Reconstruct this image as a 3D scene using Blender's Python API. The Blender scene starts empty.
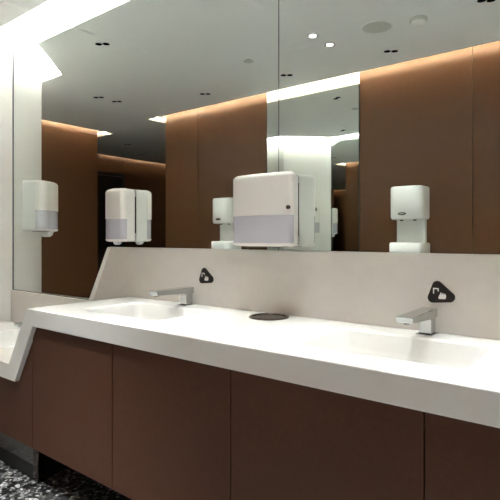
import bpy, bmesh, math
from mathutils import Vector, Matrix
S = bpy.context.scene
C = S.collection
PI = math.pi

# ------------------------------------------------------------------ camera
cd = bpy.data.cameras.new('camera')
cam = bpy.data.objects.new('camera', cd); C.objects.link(cam)
cam.location = (0, -1.75, 1.175)
cam.rotation_euler = (PI/2, 0, math.atan(390/495))
cd.sensor_width = 36; cd.lens = 36*495/500; cd.shift_y = -0.026; cd.clip_start = 0.02
S.camera = cam
# ------------------------------------------------------------------ world, exposure
w = bpy.data.worlds.new('world'); S.world = w; w.use_nodes = True
w.node_tree.nodes['Background'].inputs[0].default_value = (1, 1, 1, 1)
w.node_tree.nodes['Background'].inputs[1].default_value = 0.0
vs = S.view_settings
vs.view_transform = 'Standard'; vs.look = 'None'; vs.gamma = 1; vs.use_curve_mapping = False
vs.exposure = 1.8
try:
    S.cycles.use_denoising = True
    S.cycles.sample_clamp_indirect = 0.0
    S.cycles.max_bounces = 14; S.cycles.glossy_bounces = 8; S.cycles.diffuse_bounces = 6
    S.cycles.transparent_max_bounces = 12
except Exception:
    pass
COVE_MAIN = 46.0      # LED strips over the mirror wall
COVE_BROWN = 29.0     # LED strips over the brown panelled walls
COVE_HALL = 10.0       # LED strips out in the passage
SPOT_COUNTER = 11.0   # pinhole downlights over the vanity
SPOT_ROOM = 90.0      # pinhole downlights over the room

# ------------------------------------------------------------------ materials
def mat(name, col, rough=0.5, metal=0.0, emit=None, strength=0, alpha=1.0, spec=0.5, noise=None, bump=None):
    m = bpy.data.materials.new(name); m.use_nodes = True
    nt = m.node_tree; b = nt.nodes['Principled BSDF']
    b.inputs['Base Color'].default_value = (*col, 1)
    b.inputs['Roughness'].default_value = rough
    b.inputs['Metallic'].default_value = metal
    b.inputs['Specular IOR Level'].default_value = spec
    b.inputs['Alpha'].default_value = alpha
    if emit:
        b.inputs['Emission Color'].default_value = (*emit, 1)
        b.inputs['Emission Strength'].default_value = strength
    if noise or bump:
        tc = nt.nodes.new('ShaderNodeTexCoord')
        n = nt.nodes.new('ShaderNodeTexNoise'); n.inputs['Scale'].default_value = (noise or bump)[0]
        n.inputs['Detail'].default_value = 4
        nt.links.new(tc.outputs['Object'], n.inputs['Vector'])
        if noise:
            r = nt.nodes.new('ShaderNodeValToRGB'); k = noise[1]
            r.color_ramp.elements[0].position = 0.3; r.color_ramp.elements[1].position = 0.7
            r.color_ramp.elements[0].color = (*[c*(1-k) for c in col], 1)
            r.color_ramp.elements[1].color = (*[min(1, c*(1+k)) for c in col], 1)
            nt.links.new(n.outputs['Fac'], r.inputs['Fac'])
            nt.links.new(r.outputs['Color'], b.inputs['Base Color'])
        if bump:
            bp = nt.nodes.new('ShaderNodeBump'); bp.inputs['Strength'].default_value = bump[1]
            nt.links.new(n.outputs['Fac'], bp.inputs['Height'])
            nt.links.new(bp.outputs['Normal'], b.inputs['Normal'])
    return m

M = dict(
    white=mat('white_paint', (0.80, 0.785, 0.755), 0.6, noise=(3, 0.015)),
    ceil=mat('ceiling_paint', (0.87, 0.87, 0.85), 0.8, noise=(2, 0.01)),
    stone=mat('solid_surface', (0.82, 0.81, 0.79), 0.22, noise=(40, 0.01)),
    splash=mat('beige_slab', (0.70, 0.655, 0.61), 0.38, noise=(25, 0.02)),
    brown=mat('brown_panel', (0.120, 0.052, 0.022), 0.42, spec=0.35, noise=(60, 0.05)),
    cab=mat('cabinet_laminate', (0.094, 0.041, 0.0245), 0.5, spec=0.12, noise=(80, 0.06)),
    carcass=mat('cabinet_carcass', (0.022, 0.014, 0.011), 0.7),
    mirror=mat('mirror_silver', (0.845, 0.885, 0.86), 0.0, 1.0),
    edge=mat('mirror_edge', (0.05, 0.06, 0.058), 0.35),
    chrome=mat('chrome', (0.56, 0.57, 0.57), 0.07, 1.0),
    steel=mat('polished_steel', (0.30, 0.29, 0.28), 0.22, 1.0),
    dsteel=mat('dark_steel', (0.16, 0.13, 0.115), 0.16, 1.0),
    plastic=mat('white_plastic', (0.80, 0.77, 0.74), 0.28),
    plastic2=mat('cool_white_plastic', (0.74, 0.745, 0.725), 0.3),
    window=mat('lavender_window', (0.76, 0.75, 0.84), 0.14, alpha=0.68),
    paper=mat('paper', (0.9, 0.89, 0.88), 0.8),
    soap=mat('soap_bag', (0.62, 0.63, 0.72), 0.5),
    black=mat('black_plastic', (0.015, 0.015, 0.016), 0.35),
    badge=mat('badge_brown', (0.030, 0.022, 0.019), 0.3),
    print=mat('badge_print', (0.85, 0.83, 0.80), 0.5),
    dark=mat('dark_interior', (0.001, 0.001, 0.001), 1.0, spec=0.0),
    greyplate=mat('speaker_grille', (0.60, 0.61, 0.56), 0.7, noise=(300, 0.12)),
    slot=mat('strip_white', (0.9, 0.9, 0.89), 0.5),  # colour of the short pale ceiling strips
    door=mat('dark_door', (0.028, 0.030, 0.032), 0.25),
    frame=mat('door_frame', (0.05, 0.055, 0.06), 0.3, 0.6),
    ledm=mat('led_strip_main', (1, 1, 1), 0.5, emit=(0.96, 1.0, 0.985), strength=COVE_MAIN),
    ledb=mat('led_strip_brown', (1, 1, 1), 0.5, emit=(1.0, 0.88, 0.68), strength=COVE_BROWN),
    ledh=mat('led_strip_hall', (1, 1, 1), 0.5, emit=(1.0, 0.88, 0.68), strength=COVE_HALL),
    lens=mat('lamp_lens', (1, 1, 1), 0.4, emit=(1.0, 0.97, 0.92), strength=9.0),
)
def terrazzo():
    m = bpy.data.materials.new('pebble_terrazzo'); m.use_nodes = True
    nt = m.node_tree; b = nt.nodes['Principled BSDF']
    tc = nt.nodes.new('ShaderNodeTexCoord')
    v = nt.nodes.new('ShaderNodeTexVoronoi'); v.inputs['Scale'].default_value = 62
    v2 = nt.nodes.new('ShaderNodeTexVoronoi'); v2.feature = 'DISTANCE_TO_EDGE'; v2.inputs['Scale'].default_value = 62
    nt.links.new(tc.outputs['Object'], v.inputs['Vector']); nt.links.new(tc.outputs['Object'], v2.inputs['Vector'])
    sep = nt.nodes.new('ShaderNodeSeparateColor'); nt.links.new(v.outputs['Color'], sep.inputs[0])
    r = nt.nodes.new('ShaderNodeValToRGB'); r.color_ramp.interpolation = 'CONSTANT'
    e = r.color_ramp.elements
    e[0].position = 0; e[0].color = (0.015, 0.015, 0.015, 1)
    e[1].position = 0.30; e[1].color = (0.08, 0.08, 0.078, 1)
    for p, c in ((0.5, 0.22), (0.68, 0.42), (0.84, 0.75)):
        k = e.new(p); k.color = (c, c, c*0.98, 1)
    nt.links.new(sep.outputs[0], r.inputs['Fac'])
    r2 = nt.nodes.new('ShaderNodeValToRGB'); r2.color_ramp.elements[0].position = 0.03; r2.color_ramp.elements[1].position = 0.12
    nt.links.new(v2.outputs['Distance'], r2.inputs['Fac'])
    mx = nt.nodes.new('ShaderNodeMix'); mx.data_type = 'RGBA'
    mx.inputs[6].default_value = (0.03, 0.03, 0.03, 1)
    nt.links.new(r2.outputs['Color'], mx.inputs[0]); nt.links.new(r.outputs['Color'], mx.inputs[7])
    nt.links.new(mx.outputs[2], b.inputs['Base Color'])
    b.inputs['Roughness'].default_value = 0.28
    bp = nt.nodes.new('ShaderNodeBump'); bp.inputs['Strength'].default_value = 0.25; bp.inputs['Distance'].default_value = 0.004
    nt.links.new(r2.outputs['Color'], bp.inputs['Height']); nt.links.new(bp.outputs['Normal'], b.inputs['Normal'])
    return m
M['floor'] = terrazzo()

# ------------------------------------------------------------------ mesh helpers
def box(bm, x0, x1, y0, y1, z0, z1):
    vs_ = [bm.verts.new(p) for p in ((x0,y0,z0),(x1,y0,z0),(x1,y1,z0),(x0,y1,z0),(x0,y0,z1),(x1,y0,z1),(x1,y1,z1),(x0,y1,z1))]
    for f in ((0,3,2,1),(4,5,6,7),(0,1,5,4),(1,2,6,5),(2,3,7,6),(3,0,4,7)):
        bm.faces.new([vs_[i] for i in f])
    return bm
def loft(bm, rings, cap=True):
    R = [[bm.verts.new(p) for p in r] for r in rings]
    n = len(R[0])
    for a, b in zip(R, R[1:]):
        for i in range(n):
            bm.faces.new((a[i], a[(i+1) % n], b[(i+1) % n], b[i]))
    if cap:
        bm.faces.new(list(reversed(R[0]))); bm.faces.new(R[-1])
    return bm
def prism(bm, poly, axis, a, b):
    def P(u, v, t): return {'z': (u, v, t), 'y': (u, t, v), 'x': (t, u, v)}[axis]
    return loft(bm, [[P(u, v, a) for u, v in poly], [P(u, v, b) for u, v in poly]])
def circ(r, z, n=32, cx=0, cy=0):
    return [(cx+r*math.cos(2*PI*i/n), cy+r*math.sin(2*PI*i/n), z) for i in range(n)]
def lathe(bm, prof, n=32, cap=True, cx=0, cy=0):
    return loft(bm, [circ(max(r, 1e-4), z, n, cx, cy) for r, z in prof], cap)
def rrect(w, d, r, z, n=6, cx=0, cy=0):
    pts = []
    for k, (sx, sy) in enumerate(((1, 1), (-1, 1), (-1, -1), (1, -1))):
        for i in range(n+1):
            a = PI/2*k + PI/2*i/n
            pts.append((cx+sx*(w/2-r)+r*math.cos(a), cy+sy*(d/2-r)+r*math.sin(a), z))
    return pts
def NB(): return bmesh.new()
def obj(name, bm, m, parent=None, smooth=False, bevel=0.0, loc=None):
    bmesh.ops.recalc_face_normals(bm, faces=bm.faces[:])
    me = bpy.data.meshes.new(name); bm.to_mesh(me); bm.free()
    me.materials.append(M[m] if isinstance(m, str) else m)
    o = bpy.data.objects.new(name, me); C.objects.link(o)
    if parent: o.parent = parent
    if loc: o.location = loc
    if bevel:
        md = o.modifiers.new('bevel', 'BEVEL'); md.width = bevel; md.segments = 3; md.limit_method = 'ANGLE'; md.angle_limit = math.radians(40)
    if smooth:
        for p in me.polygons: p.use_smooth = True
        try: me.set_sharp_from_angle(angle=math.radians(38))
        except Exception: pass
    return o
def tag(o, label, cat, group=None):
    o['label'] = label; o['category'] = cat
    if group: o['group'] = group
    return o
def thing(name, label, cat, loc=(0,0,0), rz=0, group=None):
    o = bpy.data.objects.new(name, None); C.objects.link(o); o.empty_display_size = 0.05
    o.location = loc; o.rotation_euler = (0, 0, rz)
    return tag(o, label, cat, group)
def struct(o, label=None):
    o['kind'] = 'structure'
    if label: o['label'] = label
    return o
def dup(root, loc, rz, label):
    r = root.copy(); C.objects.link(r); r.location = loc; r.rotation_euler = (0, 0, rz); r['label'] = label
    for ch in list(root.children):
        c = ch.copy(); C.objects.link(c); c.parent = r
        for g in ch.children:
            d = g.copy(); C.objects.link(d); d.parent = c
    return r
def boolean_cut(target, cutter_bm):
    bmesh.ops.recalc_face_normals(cutter_bm, faces=cutter_bm.faces[:])
    me = bpy.data.meshes.new('cut'); cutter_bm.to_mesh(me); cutter_bm.free()
    co = bpy.data.objects.new('cut', me); C.objects.link(co)
    md = target.modifiers.new('b', 'BOOLEAN'); md.operation = 'DIFFERENCE'; md.solver = 'EXACT'; md.object = co
    dg = bpy.context.evaluated_depsgraph_get(); dg.update()
    new = bpy.data.meshes.new_from_object(target.evaluated_get(dg))
    target.modifiers.clear(); target.data = new
    bpy.data.objects.remove(co); bpy.data.meshes.remove(me)

# ------------------------------------------------------------------ room shell
CEIL, TOP, LIP = 2.60, 2.79, 0.04
XR, YO, YH = 2.0, -2.36, -7.2
outline = [(XR, 0), (-3.55, 0), (-4.05, -0.5), (-5.85, -0.5), (-5.85, -2.30), (-7.45, -2.30), (-7.45, YH), (-4.52, YH), (-4.52, YO), (XR, YO)]
def inset(poly, d):
    n = len(poly); out = []
    for i in range(n):
        p0, p1, p2 = Vector(poly[i-1]), Vector(poly[i]), Vector(poly[(i+1) % n])
        e1, e2 = (p1-p0).normalized(), (p2-p1).normalized()
        n1, n2 = Vector((-e1.y, e1.x)), Vector((-e2.y, e2.x))       # outline runs counter-clockwise: left is inside
        k = d/(1+n1.dot(n2))
        out.append(tuple(p1+(n1+n2)*k))
    return out
edge_in = inset(outline, 0.155)
struct(obj('floor', prism(NB(), outline, 'z', -0.08, 0.0), 'floor'), 'black and white pebble terrazzo floor')
ceiling = struct(obj('ceiling', prism(NB(), edge_in, 'z', CEIL, CEIL+LIP), 'ceil'), 'pale grey suspended ceiling with open light slots along the walls')
struct(obj('ceiling_upper', prism(NB(), outline, 'z', TOP, TOP+0.06), 'white'), 'white top of the light slots above the ceiling')

wall_names = ['wall_back', 'wall_diagonal', 'wall_recess', 'wall_left', 'wall_passage_return', 'wall_passage_left', 'wall_passage_end', 'wall_passage_right', 'wall_front', 'wall_right']
wall_labels = ['back wall behind the mirror and vanity', 'white diagonal wall at the left end of the mirror', 'white wall running left from the diagonal wall', 'brown panelled side wall reflected at the left of the mirror',
               'brown end of the panelled side wall at the passage', 'far brown passage wall with the dark door', 'end wall of the passage', 'brown return wall of the passage', 'brown panelled wall with hand dryers opposite the vanity', 'white side wall at the right end of the vanity']
W = {}
for i, nm in enumerate(wall_names):
    a, b = Vector(outline[i]), Vector(outline[(i+1) % len(outline)])
    e = (b-a).normalized(); out_ = Vector((e.y, -e.x))*0.10
    poly = [tuple(a), tuple(b), tuple(b+out_), tuple(a+out_)]
    W[nm] = struct(obj(nm, prism(NB(), poly, 'z', 0, TOP), 'carcass' if 3 <= i <= 8 else 'white'), wall_labels[i])

# brown wall panels, each a board proud of its wall with an open joint
def panel_run(wall, p0, p1, cuts, z0=0.0, z1=TOP, m='brown', th=0.014):
    p0, p1 = Vector(p0), Vector(p1); e = (p1-p0).normalized(); n = Vector((-e.y, e.x))
    L = (p1-p0).length; cs = [0]+cuts+[L]
    for a, b in zip(cs, cs[1:]):
        A, B = p0+e*(a+0.002), p0+e*(b-0.002)
        obj('panel', prism(NB(), [tuple(A), tuple(B), tuple(B+n*th), tuple(A+n*th)], 'z', z0, z1-0.002), m, wall)
# wall_front runs from (-4.52,YO) to (XR,YO); the opposite mirror stands between -3.0 and -1.97
panel_run(W['wall_front'], (-4.52, YO), (-3.00, YO), [0.54])
panel_run(W['wall_front'], (-1.97, YO), (XR, YO), [0.95, 1.93, 2.91])
panel_run(W['wall_front'], (-3.00, YO), (-1.97, YO), [], z0=2.547, m='white')
panel_run(W['wall_left'], (-5.85, -0.5), (-5.85, -2.30), [0.9])
panel_run(W['wall_passage_return'], (-5.864, -2.30), (-7.45, -2.30), [0.8])
panel_run(W['wall_passage_left'], (-7.45, -2.314), (-7.45, -2.90), [])
panel_run(W['wall_passage_left'], (-7.45, -3.97), (-7.45, YH), [1.0, 2.0])
panel_run(W['wall_passage_left'], (-7.45, -2.90), (-7.45, -3.97), [], z0=2.33)
panel_run(W['wall_passage_end'], (-7.436, YH), (-4.534, YH), [1.0, 2.0])
panel_run(W['wall_passage_right'], (-4.52, YH), (-4.52, YO-0.0), [1.0, 2.0, 3.0, 4.0])
# dark door in the far passage wall
d = bpy.data.objects.new('door_1', None); C.objects.link(d); d.location = (-7.45, -3.435, 0)
struct(d, 'dark flush door in the far passage wall')
obj('leaf', box(NB(), 0.004, 0.03, -0.47, 0.47, 0.005, 2.26), 'door', d)
obj('frame', prism(NB(), [(-0.53, 0), (-0.53, 2.325), (0.53, 2.325), (0.53, 0), (0.475, 0), (0.475, 2.265), (-0.475, 2.265), (-0.475, 0)], 'x', 0.0, 0.035), 'frame', d)
obj('handle', box(NB(), 0.03, 0.07, 0.36, 0.39, 0.95, 1.20), 'chrome', d)

# ------------------------------------------------------------------ cove LED strips lying on the ceiling lip, facing the walls
oi = inset(outline, 0.155+0.018); oj = inset(outline, 0.155+0.032)
for i in range(len(outline)):
    if i == 9: continue
    hall = i in (4, 5, 6, 7)
    j = (i+1) % len(outline)
    a, b, c_, d_ = oi[i], oi[j], oj[j], oj[i]
    bm = NB()
    z0, z1 = CEIL+LIP+0.001, CEIL+LIP+0.021
    vv = [bm.verts.new((a[0], a[1], z0)), bm.verts.new((b[0], b[1], z0)), bm.verts.new((c_[0], c_[1], z1)), bm.verts.new((d_[0], d_[1], z1)),
          bm.verts.new((d_[0], d_[1], z0)), bm.verts.new((c_[0], c_[1], z0))]
    for f in ((0, 1, 2, 3), (3, 2, 5, 4), (0, 4, 5, 1), (0, 3, 4), (1, 5, 2)): bm.faces.new([vv[k] for k in f])
    where = ['mirror', 'diagonal wall', 'white recess wall', 'brown side wall', 'end of the brown side wall', 'far passage wall', 'passage end wall', 'passage return wall', 'hand dryer wall'][i]
    o = obj('led_strip', bm, 'ledh' if hall else 'ledb' if i in (3, 8) else 'ledm')
    tag(o, 'glowing LED strip in the ceiling slot along the '+where, 'light strip', 'cove light strips')

# ------------------------------------------------------------------ mirrors
t = thing('mirror_panel', 'large frameless wall mirror panel over the left sinks, stepping down at its left end', 'mirror', (-2.4, 0, 1.9))
x0, z0 = -2.4, 1.9
polyL = [(-3.544, 0.800), (-2.584, 0.806), (-2.404, 1.119), (-1.219, 1.119), (-1.219, CEIL), (-3.544, CEIL)]
obj('glass', prism(NB(), [(x-x0, z-z0) for x, z in polyL], 'y', -0.006, -0.0005), 'mirror', t)
obj('edge_trim', box(NB(), -3.549-x0, -3.541-x0, -0.009, -0.0005, 0.795-z0, CEIL-z0), 'edge', t)
obj('bottom_trim', box(NB(), -3.538-x0, -2.587-x0, -0.0085, -0.0005, 0.7955-z0, 0.800-z0), 'edge', t)
t = thing('mirror_panel', 'large frameless wall mirror panel over the right sink, right of the vertical joint', 'mirror', (0.4, 0, 1.86))
obj('glass', box(NB(), -1.215-0.4, XR-0.4, -0.006, -0.0005, 1.119-1.86, CEIL-1.86), 'mirror', t)
obj('joint_strip', box(NB(), -1.219-0.4, -1.215-0.4, -0.0065, -0.0005, 1.119-1.86, CEIL-1.86), 'edge', t)
t = thing('mirror_panel', 'tall narrow mirror between brown panels opposite the vanity, seen as a reflection', 'mirror', (-2.485, YO, 0))
obj('glass', box(NB(), -0.508, 0.508, 0.0005, 0.016, 0.0, 2.545), 'mirror', t)
obj('edge_trim', box(NB(), -0.514, -0.508, 0.0005, 0.017, 0.0, 2.545), 'edge', t)
obj('edge_trim', box(NB(), 0.508, 0.514, 0.0005, 0.017, 0.0, 2.545), 'edge', t)

# ------------------------------------------------------------------ backsplash and worktop
bs = [(XR, 0.847), (XR, 1.117), (-2.402, 1.117), (-2.584, 0.800), (-2.592, 0.795), (-3.548, 0.795), (-3.548, 0.567), (-2.385, 0.567), (-2.212, 0.847)]
bsp = tag(obj('backsplash', prism(NB(), bs, 'y', -0.022, 0.0), 'splash', bevel=0.002), 'beige stone backsplash slab under the mirror with a slanted left end', 'backsplash')
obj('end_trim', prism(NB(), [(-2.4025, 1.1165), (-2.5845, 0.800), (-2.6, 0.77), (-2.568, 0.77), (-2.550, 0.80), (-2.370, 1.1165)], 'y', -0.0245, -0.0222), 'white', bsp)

prof = [(XR, 0.847), (-2.21, 0.847), (-2.383, 0.567), (-3.55, 0.567), (-3.55, 0.489), (-2.326, 0.489), (-2.16, 0.769), (XR, 0.769)]
bm = prism(NB(), prof, 'y', 0.0, -0.60)
for v in bm.verts:
    if abs(v.co.x+3.55) < 1e-4 and v.co.y < -0.3: v.co.x = -4.15
counter = tag(obj('countertop', bm, 'stone'), 'long white solid surface countertop stepping down to a lower basin at left', 'countertop')
BAS = [(-1.745, -0.295, 0.847), (-0.595, -0.295, 0.847), (0.56, -0.295, 0.847), (-2.98, -0.29, 0.567)]
bw, bd, br = 0.51, 0.33, 0.045
cb = NB()
for x, y, z in BAS: loft(cb, [rrect(bw, bd, br, z-0.2, cx=x, cy=y), rrect(bw, bd, br, z+0.05, cx=x, cy=y)])
boolean_cut(counter, cb)
for p in counter.data.polygons: p.use_smooth = False
md = counter.modifiers.new('bevel', 'BEVEL'); md.width = 0.003; md.segments = 2; md.limit_method = 'ANGLE'; md.angle_limit = math.radians(35)
for x, y, z in BAS:
    rings = [rrect(bw+0.004, bd+0.004, br, -0.004), rrect(bw-0.004, bd-0.004, br, -0.010), rrect(bw-0.022, bd-0.020, br, -0.06), rrect(bw-0.05, bd-0.045, br, -0.098),
             rrect(bw-0.085, bd-0.075, br, -0.112), rrect(bw-0.14, bd-0.12, br*0.9, -0.117), rrect(0.14, 0.09, 0.03, -0.121), rrect(0.07, 0.07, 0.034, -0.123)]
    b_ = obj('basin', loft(NB(), [[(px, py, pz) for px, py, pz in r] for r in rings], cap=False), 'stone', counter, smooth=True, loc=(x, y, z))
    md = b_.modifiers.new('solid', 'SOLIDIFY'); md.thickness = 0.008; md.offset = 0
    obj('drain', lathe(NB(), [(0.036, -0.124), (0.036, -0.1205), (0.030, -0.1190), (0.020, -0.1175), (0.0, -0.117)]), 'chrome', b_, smooth=True)

# ------------------------------------------------------------------ vanity cabinets
FY = -0.578
def cabinet(xa, xb, label, poly=None, yb=-0.024, ztop=0.769, xa_body=None):
    t = thing('vanity_cabinet', label, 'cabinet', ((xa+xb)/2, 0, 0.20), group='brown vanity cabinets')
    cx = (xa+xb)/2
    if poly is None: poly = [(xa+0.002, 0.20), (xb-0.002, 0.20), (xb-0.002, ztop-0.004), (xa+0.002, ztop-0.004)]
    obj('door', prism(NB(), [(x-cx, z-0.20) for x, z in poly], 'y', FY, FY+0.018), 'cab', t, bevel=0.0012)
    body = [(x-cx, z-0.20) for x, z in poly]
    top_ = 0.21 if max(v for u, v in body) < 0.3 or xa < -2.5 else 0.49      # the carcass stops below the basins
    body = [(u*0.985, min(max(0.004, v*0.98), top_)) for u, v in body]
    obj('carcass', prism(NB(), body, 'y', FY+0.0185, yb), 'carcass', t)
cabinet(-2.2, -1.6, 'brown vanity cabinet beside the slanted step, under the far sink', poly=[(-2.198, 0.20), (-1.602, 0.20), (-1.602, 0.765), (-2.168, 0.765), (-2.198, 0.714)])
cabinet(-1.6, -1.0, 'brown vanity cabinet under the paper towel dispenser, second right of the slanted step')
cabinet(-1.0, -0.4, 'brown vanity cabinet under the near sink, left of the rightmost door joint')
cabinet(-0.4, 0.2, 'brown vanity cabinet at the bottom right corner of the picture')
cabinet(0.2, 0.8, 'brown vanity cabinet under the sink right of the picture edge')
cabinet(0.8, 1.4, 'brown vanity cabinet second from the right side wall')
cabinet(1.4, 1.998, 'brown vanity cabinet against the right side wall')
cabinet(-2.8, -2.2, 'brown vanity cabinet at the left picture edge below the slanted step', poly=[(-2.798, 0.20), (-2.202, 0.20), (-2.202, 0.690), (-2.329, 0.483), (-2.798, 0.483)])
cabinet(-3.4, -2.8, 'brown low vanity cabinet under the low basin', ztop=0.487)
cabinet(-3.97, -3.4, 'brown low vanity cabinet beside the diagonal wall', ztop=0.487, yb=-0.47)
# plinth under the lower cabinets
t = thing('plinth', 'dark polished plinth under the left cabinets with black base strip', 'plinth', (-2.9, -0.52, 0))
obj('board', box(NB(), -1.0, 0.60, 0.0, 0.018, 0.075, 0.199), 'steel', t)
obj('base_strip', box(NB(), -1.0, 0.60, 0.004, 0.016, 0.0, 0.075), 'black', t)
obj('end_post', box(NB(), 0.60, 0.645, -0.002, 0.045, 0.0, 0.199), 'dsteel', t, bevel=0.002)
obj('side_board', box(NB(), 0.60, 0.62, 0.045, 0.49, 0.0, 0.199), 'black', t)

# ------------------------------------------------------------------ faucets
def faucet(loc, label):
    t = thing('faucet', label, 'faucet', loc, group='chrome sensor faucets')
    obj('base_plate', box(NB(), -0.028, 0.028, -0.032, 0.032, 0.0, 0.004), 'chrome', t, bevel=0.001)
    obj('post', box(NB(), -0.021, 0.021, -0.020, 0.026, 0.004, 0.060), 'chrome', t, bevel=0.002)
    sp = obj('spout', prism(NB(), [(-0.2035, 0.064), (-0.205, 0.083), (0.030, 0.086), (0.030, 0.056), (-0.02, 0.056)], 'x', -0.026, 0.026), 'chrome', t, bevel=0.002)
    obj('aerator', lathe(NB(), [(0.010, 0.058), (0.010, 0.067)], 20, cx=0, cy=-0.185), 'steel', sp, smooth=True)
    return t
f1 = faucet((-0.566, -0.065, 0.847), 'low chrome spout faucet at the near sink on the right')
dup(f1, (-1.722, -0.065, 0.847), 0, 'low chrome spout faucet at the far sink on the left')
dup(f1, (0.56, -0.065, 0.847), 0, 'low chrome spout faucet beyond the right picture edge')
dup(f1, (-2.98, -0.062, 0.567), 0, 'low chrome spout faucet on the low basin at the far left')

# ------------------------------------------------------------------ sensor badges on the backsplash
def rtri(pts, r, n=6):
    out = []; N = len(pts)
    for i in range(N):
        p0, p, p2 = Vector(pts[i-1]), Vector(pts[i]), Vector(pts[(i+1) % N])
        a, b = (p0-p).normalized(), (p2-p).normalized()
        ang = a.angle(b); dd = r/math.tan(ang/2)
        A, B = p+a*dd, p+b*dd; ctr = p+(a+b).normalized()*(r/math.sin(ang/2))
        va, vb = A-ctr, B-ctr
        for k in range(n+1):
            v = va.lerp(vb, k/n).normalized()*r; out.append(tuple(ctr+v))
    return out
def badge(loc, label):
    t = thing('sensor_badge', label, 'sign', loc, group='dark triangular sensor badges')
    tri = rtri([(-0.060, -0.038), (0.064, -0.026), (-0.026, 0.052)], 0.017)
    obj('plate', prism(NB(), tri, 'y', 0.0, -0.007), 'badge', t, bevel=0.002)
    ic = NB()
    box(ic, -0.032, -0.0285, -0.0082, -0.0072, -0.004, 0.016)
    box(ic, -0.0285, -0.013, -0.0082, -0.0072, 0.012, 0.016)
    box(ic, -0.0165, -0.013, -0.0082, -0.0072, 0.005, 0.012)
    obj('tap_icon', ic, 'print', t)
    hd = NB()
    prism(hd, rtri([(-0.016, -0.021), (0.010, -0.020), (0.012, -0.005), (-0.010, -0.005)], 0.004), 'y', -0.0072, -0.0082)
    for k in range(3): box(hd, -0.008+0.0065*k, -0.004+0.0065*k, -0.0082, -0.0072, -0.006, 0.001-0.0015*k)
    obj('hand_icon', hd, 'print', t)
    return t
b1 = badge((-0.525, -0.022, 0.985), 'dark triangular sensor badge with tap and hand icon above the right faucet')
dup(b1, (-1.618, -0.022, 0.988), 0, 'dark triangular sensor badge with tap and hand icon above the left faucet')
dup(b1, (0.61, -0.022, 0.985), 0, 'dark triangular sensor badge beyond the right picture edge')

# ------------------------------------------------------------------ waste chute ring
t = thing('waste_chute', 'round dark steel waste chute ring set in the white countertop', 'waste chute', (-1.19, -0.115, 0.847))
obj('rim', loft(NB(), [circ(r, z, 48) for r, z in ((0.083, 0.0005), (0.083, 0.004), (0.080, 0.006), (0.072, 0.006), (0.070, 0.004), (0.070, 0.0005))]), 'dsteel', t, smooth=True)
obj('flap', lathe(NB(), [(0.0695, 0.0005), (0.0695, 0.0025), (0.03, 0.0018), (0.0, 0.0016)], 48), 'dsteel', t, smooth=True)

# ------------------------------------------------------------------ dispensers
def section(wb, wf, D, t0, t1, r, bow, e, z, n=7):
    """plan outline of a dispenser between depths t0 and t1 (front at D), shrunk by e"""
    def hw(t): return (wb+(wf-wb)*min(1, t/(0.75*D)))/2-e
    D2 = D-e; pts = []
    if t1 < D-1e-6:
        half = [(hw(t0), t0), (hw((t0+t1)/2), (t0+t1)/2), (hw(t1), t1)]
    else:
        w_ = hw(D); half = [(hw(t0), t0)]
        for k in range(n+1):
            a = PI/2*k/n; half.append((w_-r+r*math.cos(a), D2-bow-r+r*math.sin(a)))
        half += [((w_-r)*0.6, D2-bow*0.36), ((w_-r)*0.2, D2-bow*0.04)]
    right = [(x, -t, z) for x, t in half]
    return right+[(-x, y, z) for x, y, z in reversed(right)]
def ez(z, h, R, Rb):
    if z > h-R: q = z-(h-R); return R-math.sqrt(max(0, R*R-q*q))
    if z < Rb: q = Rb-z; return Rb-math.sqrt(max(0, Rb*Rb-q*q))
    return 0.0
def shell(h, wb, wf, D, t0, t1, r, bow, za, zb, R=0.022, Rb=0.012, extra=0.0):
    zs = [za]+[z for z in [Rb*k/4 for k in range(1, 5)]+[h-R+R*k/6 for k in range(0, 6)] if za < z < zb]+[zb]
    return loft(NB(), [section(wb, wf, D, t0, t1, r, bow, min(ez(z, h, R, Rb), R*0.92)+extra, z) for z in sorted(set(zs))])
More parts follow.
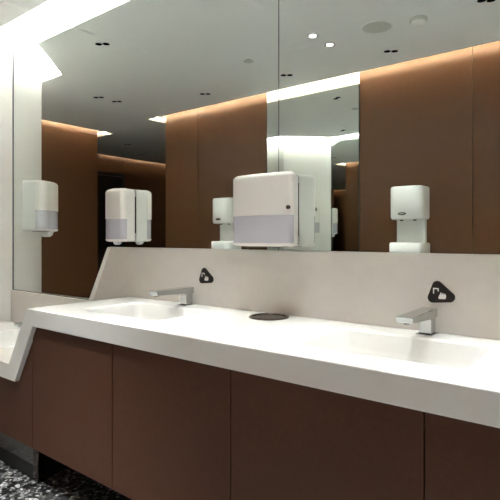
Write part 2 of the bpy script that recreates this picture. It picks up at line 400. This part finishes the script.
def dispenser(name, label, cat, loc, rz, h, wb, wf, D, split, win, r, bow, fill, lock=None, nozzle=False, group=None, slot=False):
    t = thing(name, label, cat, loc, rz, group)
    obj('back_body', shell(h, wb, wf, D, 0.005 if slot else 0.0, split, r, bow, 0, h, extra=0.001), 'plastic2', t, smooth=True)
    obj('cover', shell(h, wb, wf, D, split+0.0005, D, r, bow, win+0.001, h), 'plastic', t, smooth=True)
    obj('window', shell(h, wb, wf, D, split+0.0005, D, r, bow, 0.013, win, extra=0.0015), 'window', t, smooth=True)
    obj('base_tray', shell(h, wb, wf, D, split+0.0005, D, r, bow, 0.0, 0.0125), 'plastic', t, smooth=True)
    if fill == 'paper':
        obj('paper_stack', box(NB(), -wf*(0.12 if D < 0.15 else 0.4), wf*(0.16 if D < 0.15 else 0.4), -D*0.86, -split-0.004, 0.022, win*0.72), 'paper', t, bevel=0.012)
        obj('outlet', box(NB(), -wf*0.30, wf*0.28, -D*0.8, -D*0.25, -0.004, -0.0005), 'black', t)
    else:
        obj('soap_bag', box(NB(), -wf*0.30, wf*0.30, -D*0.84, -split-0.004, 0.018, win*0.9), 'soap', t, bevel=0.008)
    if lock:
        lx, lz = lock
        bm = NB(); loft(bm, [[(lx+q*math.cos(2*PI*i/20), y, lz+q*math.sin(2*PI*i/20)) for i in range(20)] for q, y in ((0.0085, -D+0.004+bow*0.6), (0.0085, -D-0.002+bow*0.25), (0.006, -D-0.003+bow*0.25))])
        lk = obj('lock', bm, 'steel', t, smooth=True)
        obj('keyhole', box(NB(), lx-0.0016, lx+0.0016, -D-0.0042+bow*0.25, -D-0.0028+bow*0.25, lz-0.004, lz+0.004), 'black', lk)
    if slot:
        obj('rear_gasket', box(NB(), -wb/2+0.004, wb/2-0.0005, -0.0045, -0.0002, 0.045, h-0.04), 'black', t)
    if nozzle:
        k = nozzle
        obj('nozzle', loft(NB(), [rrect(0.045*k, 0.035*k, 0.010*k, 0.0, cy=-D*0.62), rrect(0.040*k, 0.030*k, 0.010*k, -0.012*k, cy=-D*0.62), rrect(0.022*k, 0.018*k, 0.007*k, -0.018*k, cy=-D*0.62)]), 'plastic2', t, smooth=True)
    return t
dispenser('paper_towel_dispenser', 'wide white paper towel dispenser with lavender window mounted on the mirror between the sinks', 'towel dispenser',
          (-1.243, -0.006, 1.136), 0, 0.305, 0.252, 0.312, 0.106, 0.078, 0.128, 0.020, 0.006, 'paper', lock=(0.143, 0.158), slot=True)
dispenser('soap_dispenser', 'narrow white soap dispenser with lavender window mounted on the mirror left of the far faucet', 'soap dispenser',
          (-2.232, -0.006, 1.150), 0, 0.287, 0.118, 0.158, 0.122, 0.068, 0.122, 0.028, 0.012, 'soap', nozzle=1.0, slot=True)
# on the diagonal wall, facing into the room at 45 degrees
q = 0.40
dispenser('roll_towel_dispenser', 'large white roll towel dispenser on the diagonal wall, reflected at the left mirror edge', 'towel dispenser',
          (-3.55-q*0.7071+0.0005, -q*0.7071-0.0005, 1.222), PI/4, 0.39, 0.36, 0.385, 0.205, 0.095, 0.160, 0.06, 0.025, 'paper', nozzle=2.6)

# ------------------------------------------------------------------ hand dryers on the wall opposite
def dryer(loc, label):
    t = thing('hand_dryer', label, 'hand dryer', loc, PI, 'white hand dryers opposite the vanity')   # local -y faces the vanity
    def sec(w_, D, e, z):
        pts = [(w_/2-e, 0, z)]
        for k in range(13):
            a = PI*k/12; cx = (w_/2-0.07)
            x = math.cos(a); pts.append((math.copysign(abs(x)**0.55, x)*(w_/2-e), -(D-0.10)-(0.10-e)*math.sin(a)**0.55 if 0 < k < 12 else -(D-0.10), z))
        pts.append((-w_/2+e, 0, z)); return pts
    hs = obj('housing', loft(NB(), [sec(0.275, 0.19, e, z) for z, e in ((0.292, 0.02), (0.297, 0.006), (0.312, 0.0), (0.545, 0.0), (0.558, 0.004), (0.562, 0.014))]), 'plastic2', t, smooth=True)
    obj('back_plate', box(NB(), -0.118, 0.118, -0.055, 0.0, 0.105, 0.2925), 'plastic2', t, bevel=0.006)
    tr = obj('drip_tray', loft(NB(), [sec(0.285, 0.205, e, z) for z, e in ((0.0, 0.012), (0.006, 0.0), (0.094, 0.0), (0.104, 0.006))]), 'plastic2', t, smooth=True)
    for s_ in (-1, 1):
        obj('air_outlet', lathe(NB(), [(0.012, 0.282), (0.014, 0.2925)], 16, cx=0.055*s_, cy=-0.105), 'black', t, smooth=True)
    em = obj('emblem', loft(NB(), [[(0.034*k*math.cos(2*PI*i/28)+0.02, y, 0.338+0.012*k*math.sin(2*PI*i/28)) for i in range(28)] for k, y in ((1, -0.185), (1, -0.192), (0.9, -0.1935))]), 'badge', hs)
    obj('emblem_bar', box(NB(), 0.0, 0.04, -0.1948, -0.1934, 0.335, 0.341), 'greyplate', em)
    return t
d1 = dryer((-1.488, YO+0.0145, 1.025), 'white hand dryer with drip tray on the right brown panel, reflected above the near sink')
dup(d1, (-3.475, YO+0.0145, 1.025), PI, 'white hand dryer on the left brown panel, half hidden behind the paper towel dispenser')

# ------------------------------------------------------------------ ceiling fixtures
cut = NB()
def spot(x, y, z, power, parent, cone=38):
    ld = bpy.data.lights.new('spot', 'SPOT'); ld.energy = power; ld.spot_size = math.radians(cone); ld.spot_blend = 0.7
    ld.shadow_soft_size = 0.010; ld.color = (0.95, 1.0, 1.0)
    o = bpy.data.objects.new('lamp', ld); C.objects.link(o); o.location = (x, y, z); o.parent = parent
    return o
TW = -0.6     # the twin fittings sit askew in the ceiling
def twin(x, y, power, label, n=2, along='x'):
    t = thing('twin_downlight', label, 'downlight', (x, y, CEIL), TW, 'small twin pinhole downlights')
    for k in range(n):
        dx = (k-(n-1)/2)*0.056
        px, py = (dx, 0) if along == 'x' else (0, dx)
        loft(cut, [circ(0.0245, CEIL-0.05, 20, x+dx*math.cos(TW), y+dx*math.sin(TW)), circ(0.0245, CEIL+LIP+0.03, 20, x+dx*math.cos(TW), y+dx*math.sin(TW))])
        cup = obj('cup', loft(NB(), [circ(0.0262, -0.0015, 20, px, py), circ(0.0237, -0.0015, 20, px, py), circ(0.0237, 0.065, 20, px, py), circ(0.0241, 0.066, 20, px, py), circ(0.0262, 0.0, 20, px, py)], cap=False), 'dark', t, smooth=True)
        obj('lamp_cap', lathe(NB(), [(0.0237, 0.063), (0.0237, 0.066)], 20, cx=px, cy=py), 'dark', t)
        if power: spot(px, py, 0.052, power, t)
    return t
NEAR = [(-3.118, -0.458, 'over the low basin at the left of the mirror'), (-1.745, -0.458, 'over the far sink'), (-1.19, -0.458, 'over the waste chute'), (-0.595, -0.458, 'over the near sink'), (0.0, -0.458, 'above the camera side of the counter'), (0.56, -0.458, 'over the sink beyond the right picture edge')]
for x, y, s_ in NEAR: twin(x, y, SPOT_COUNTER, 'twin pinhole downlight in the ceiling '+s_)
ROOM = [(-4.338, -1.274, 'left one of the close pair near the passage'), (-4.321, -1.483, 'right one of the close pair near the passage'),
        (-3.402, -1.858, 'in front of the left brown panels'), (-2.444, -1.885, 'in front of the tall mirror opposite'), (-1.501, -1.914, 'in front of the right brown panels'),
        (-0.726, -1.483, 'at the top right corner of the mirror view'), (0.25, -1.483, 'added for fill behind the camera'), (-0.55, -1.914, 'added for fill by the brown panels right of the picture edge'), (0.45, -1.914, 'added for fill near the right end of the hand dryer wall'), (1.3, -1.483, 'added for fill near the right side wall'),  # those beyond the mirror view are added unseen, to brighten the ceiling
        (-6.19, -3.082, 'out in the dim passage, nearer one'), (-6.791, -3.851, 'out in the dim passage, farther one')]
for x, y, s_ in ROOM: twin(x, y, SPOT_ROOM*(0.1 if x < -6 else 0.16 if y < -1.8 else 0.9 if x < -4 else 1.7), 'twin pinhole downlight in the ceiling, '+s_)
def downlight(x, y, label):
    t = thing('round_downlight', label, 'downlight', (x, y, CEIL), 0, 'lit round downlights')
    loft(cut, [circ(0.032, CEIL-0.05, 28, x, y), circ(0.032, CEIL+LIP+0.03, 28, x, y)])
    obj('ring', loft(NB(), [circ(0.040, 0.0, 28), circ(0.039, -0.003, 28), circ(0.031, -0.003, 28), circ(0.029, 0.035, 28), circ(0.0315, 0.035, 28)], cap=False), 'steel', t, smooth=True)
    obj('lens', lathe(NB(), [(0.029, 0.024), (0.029, 0.036)], 28), 'lens', t)
    spot(0, 0, 0.018, SPOT_ROOM*0.6, t, 56)
downlight(-1.822, -1.293, 'lit round downlight in the ceiling, left one of the bright pair')
downlight(-1.808, -1.514, 'lit round downlight in the ceiling, right one of the bright pair')
boolean_cut(ceiling, cut)

t = thing('ceiling_speaker', 'round flat grey speaker grille in the ceiling', 'speaker', (-1.402, -1.432, CEIL))
obj('rim', loft(NB(), [circ(0.105, 0.0, 48), circ(0.104, -0.004, 48), circ(0.096, -0.006, 48), circ(0.095, 0.0, 48)]), 'plastic2', t, smooth=True)
obj('grille', lathe(NB(), [(0.0955, -0.0005), (0.0955, -0.004), (0.0, -0.006)], 48), 'greyplate', t, smooth=True)
t = thing('smoke_detector', 'round white smoke detector hanging from the ceiling right of the speaker', 'smoke detector', (-1.137, -1.481, CEIL))
obj('base', lathe(NB(), [(0.058, 0.0), (0.058, -0.012), (0.054, -0.016)], 40), 'greyplate', t, smooth=True)
obj('chamber', lathe(NB(), [(0.046, -0.016), (0.044, -0.028), (0.034, -0.040), (0.018, -0.044), (0.0, -0.0445)], 40), 'plastic', t, smooth=True)
obj('vent_gap', lathe(NB(), [(0.048, -0.0165), (0.0475, -0.022)], 40), 'greyplate', t, smooth=True)
t = thing('sprinkler', 'small flat concealed sprinkler cover in the ceiling left of the mirror joint', 'sprinkler', (-2.483, -1.393, CEIL))
obj('cover', lathe(NB(), [(0.040, -0.006), (0.040, -0.009), (0.0, -0.010)], 32), 'greyplate', t, smooth=True)
obj('neck', lathe(NB(), [(0.028, 0.0), (0.028, -0.0065)], 28), 'dark', t)
t = thing('access_hatch', 'faint round access plate in the ceiling right of the mirror joint', 'hatch', (-2.02, -1.402, CEIL))
obj('ring', loft(NB(), [circ(0.062, 0.0, 40), circ(0.061, -0.003, 40), circ(0.054, -0.003, 40), circ(0.053, 0.0, 40)]), 'ceil', t, smooth=True)
obj('plate', lathe(NB(), [(0.0525, 0.0), (0.0525, -0.002), (0.0, -0.0025)], 40), 'ceil', t)
for x, y, s_ in ((-3.03, -0.24, 'nearest the mirror edge'), (-2.995, -0.69, 'farther from the mirror at left'), (-1.85, -0.65, 'at the top of the mirror near the joint')):  # plain pale strips, slightly lighter than the ceiling paint
    t = thing('pale_strip', 'short pale strip on the ceiling, '+s_, 'air diffuser', (x, y, CEIL), 0, 'short pale ceiling strips')
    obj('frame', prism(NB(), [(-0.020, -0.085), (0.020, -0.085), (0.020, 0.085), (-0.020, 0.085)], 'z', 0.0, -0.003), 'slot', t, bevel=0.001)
    obj('strip_bar', box(NB(), -0.010, 0.010, -0.078, 0.078, -0.005, -0.003), 'slot', t)
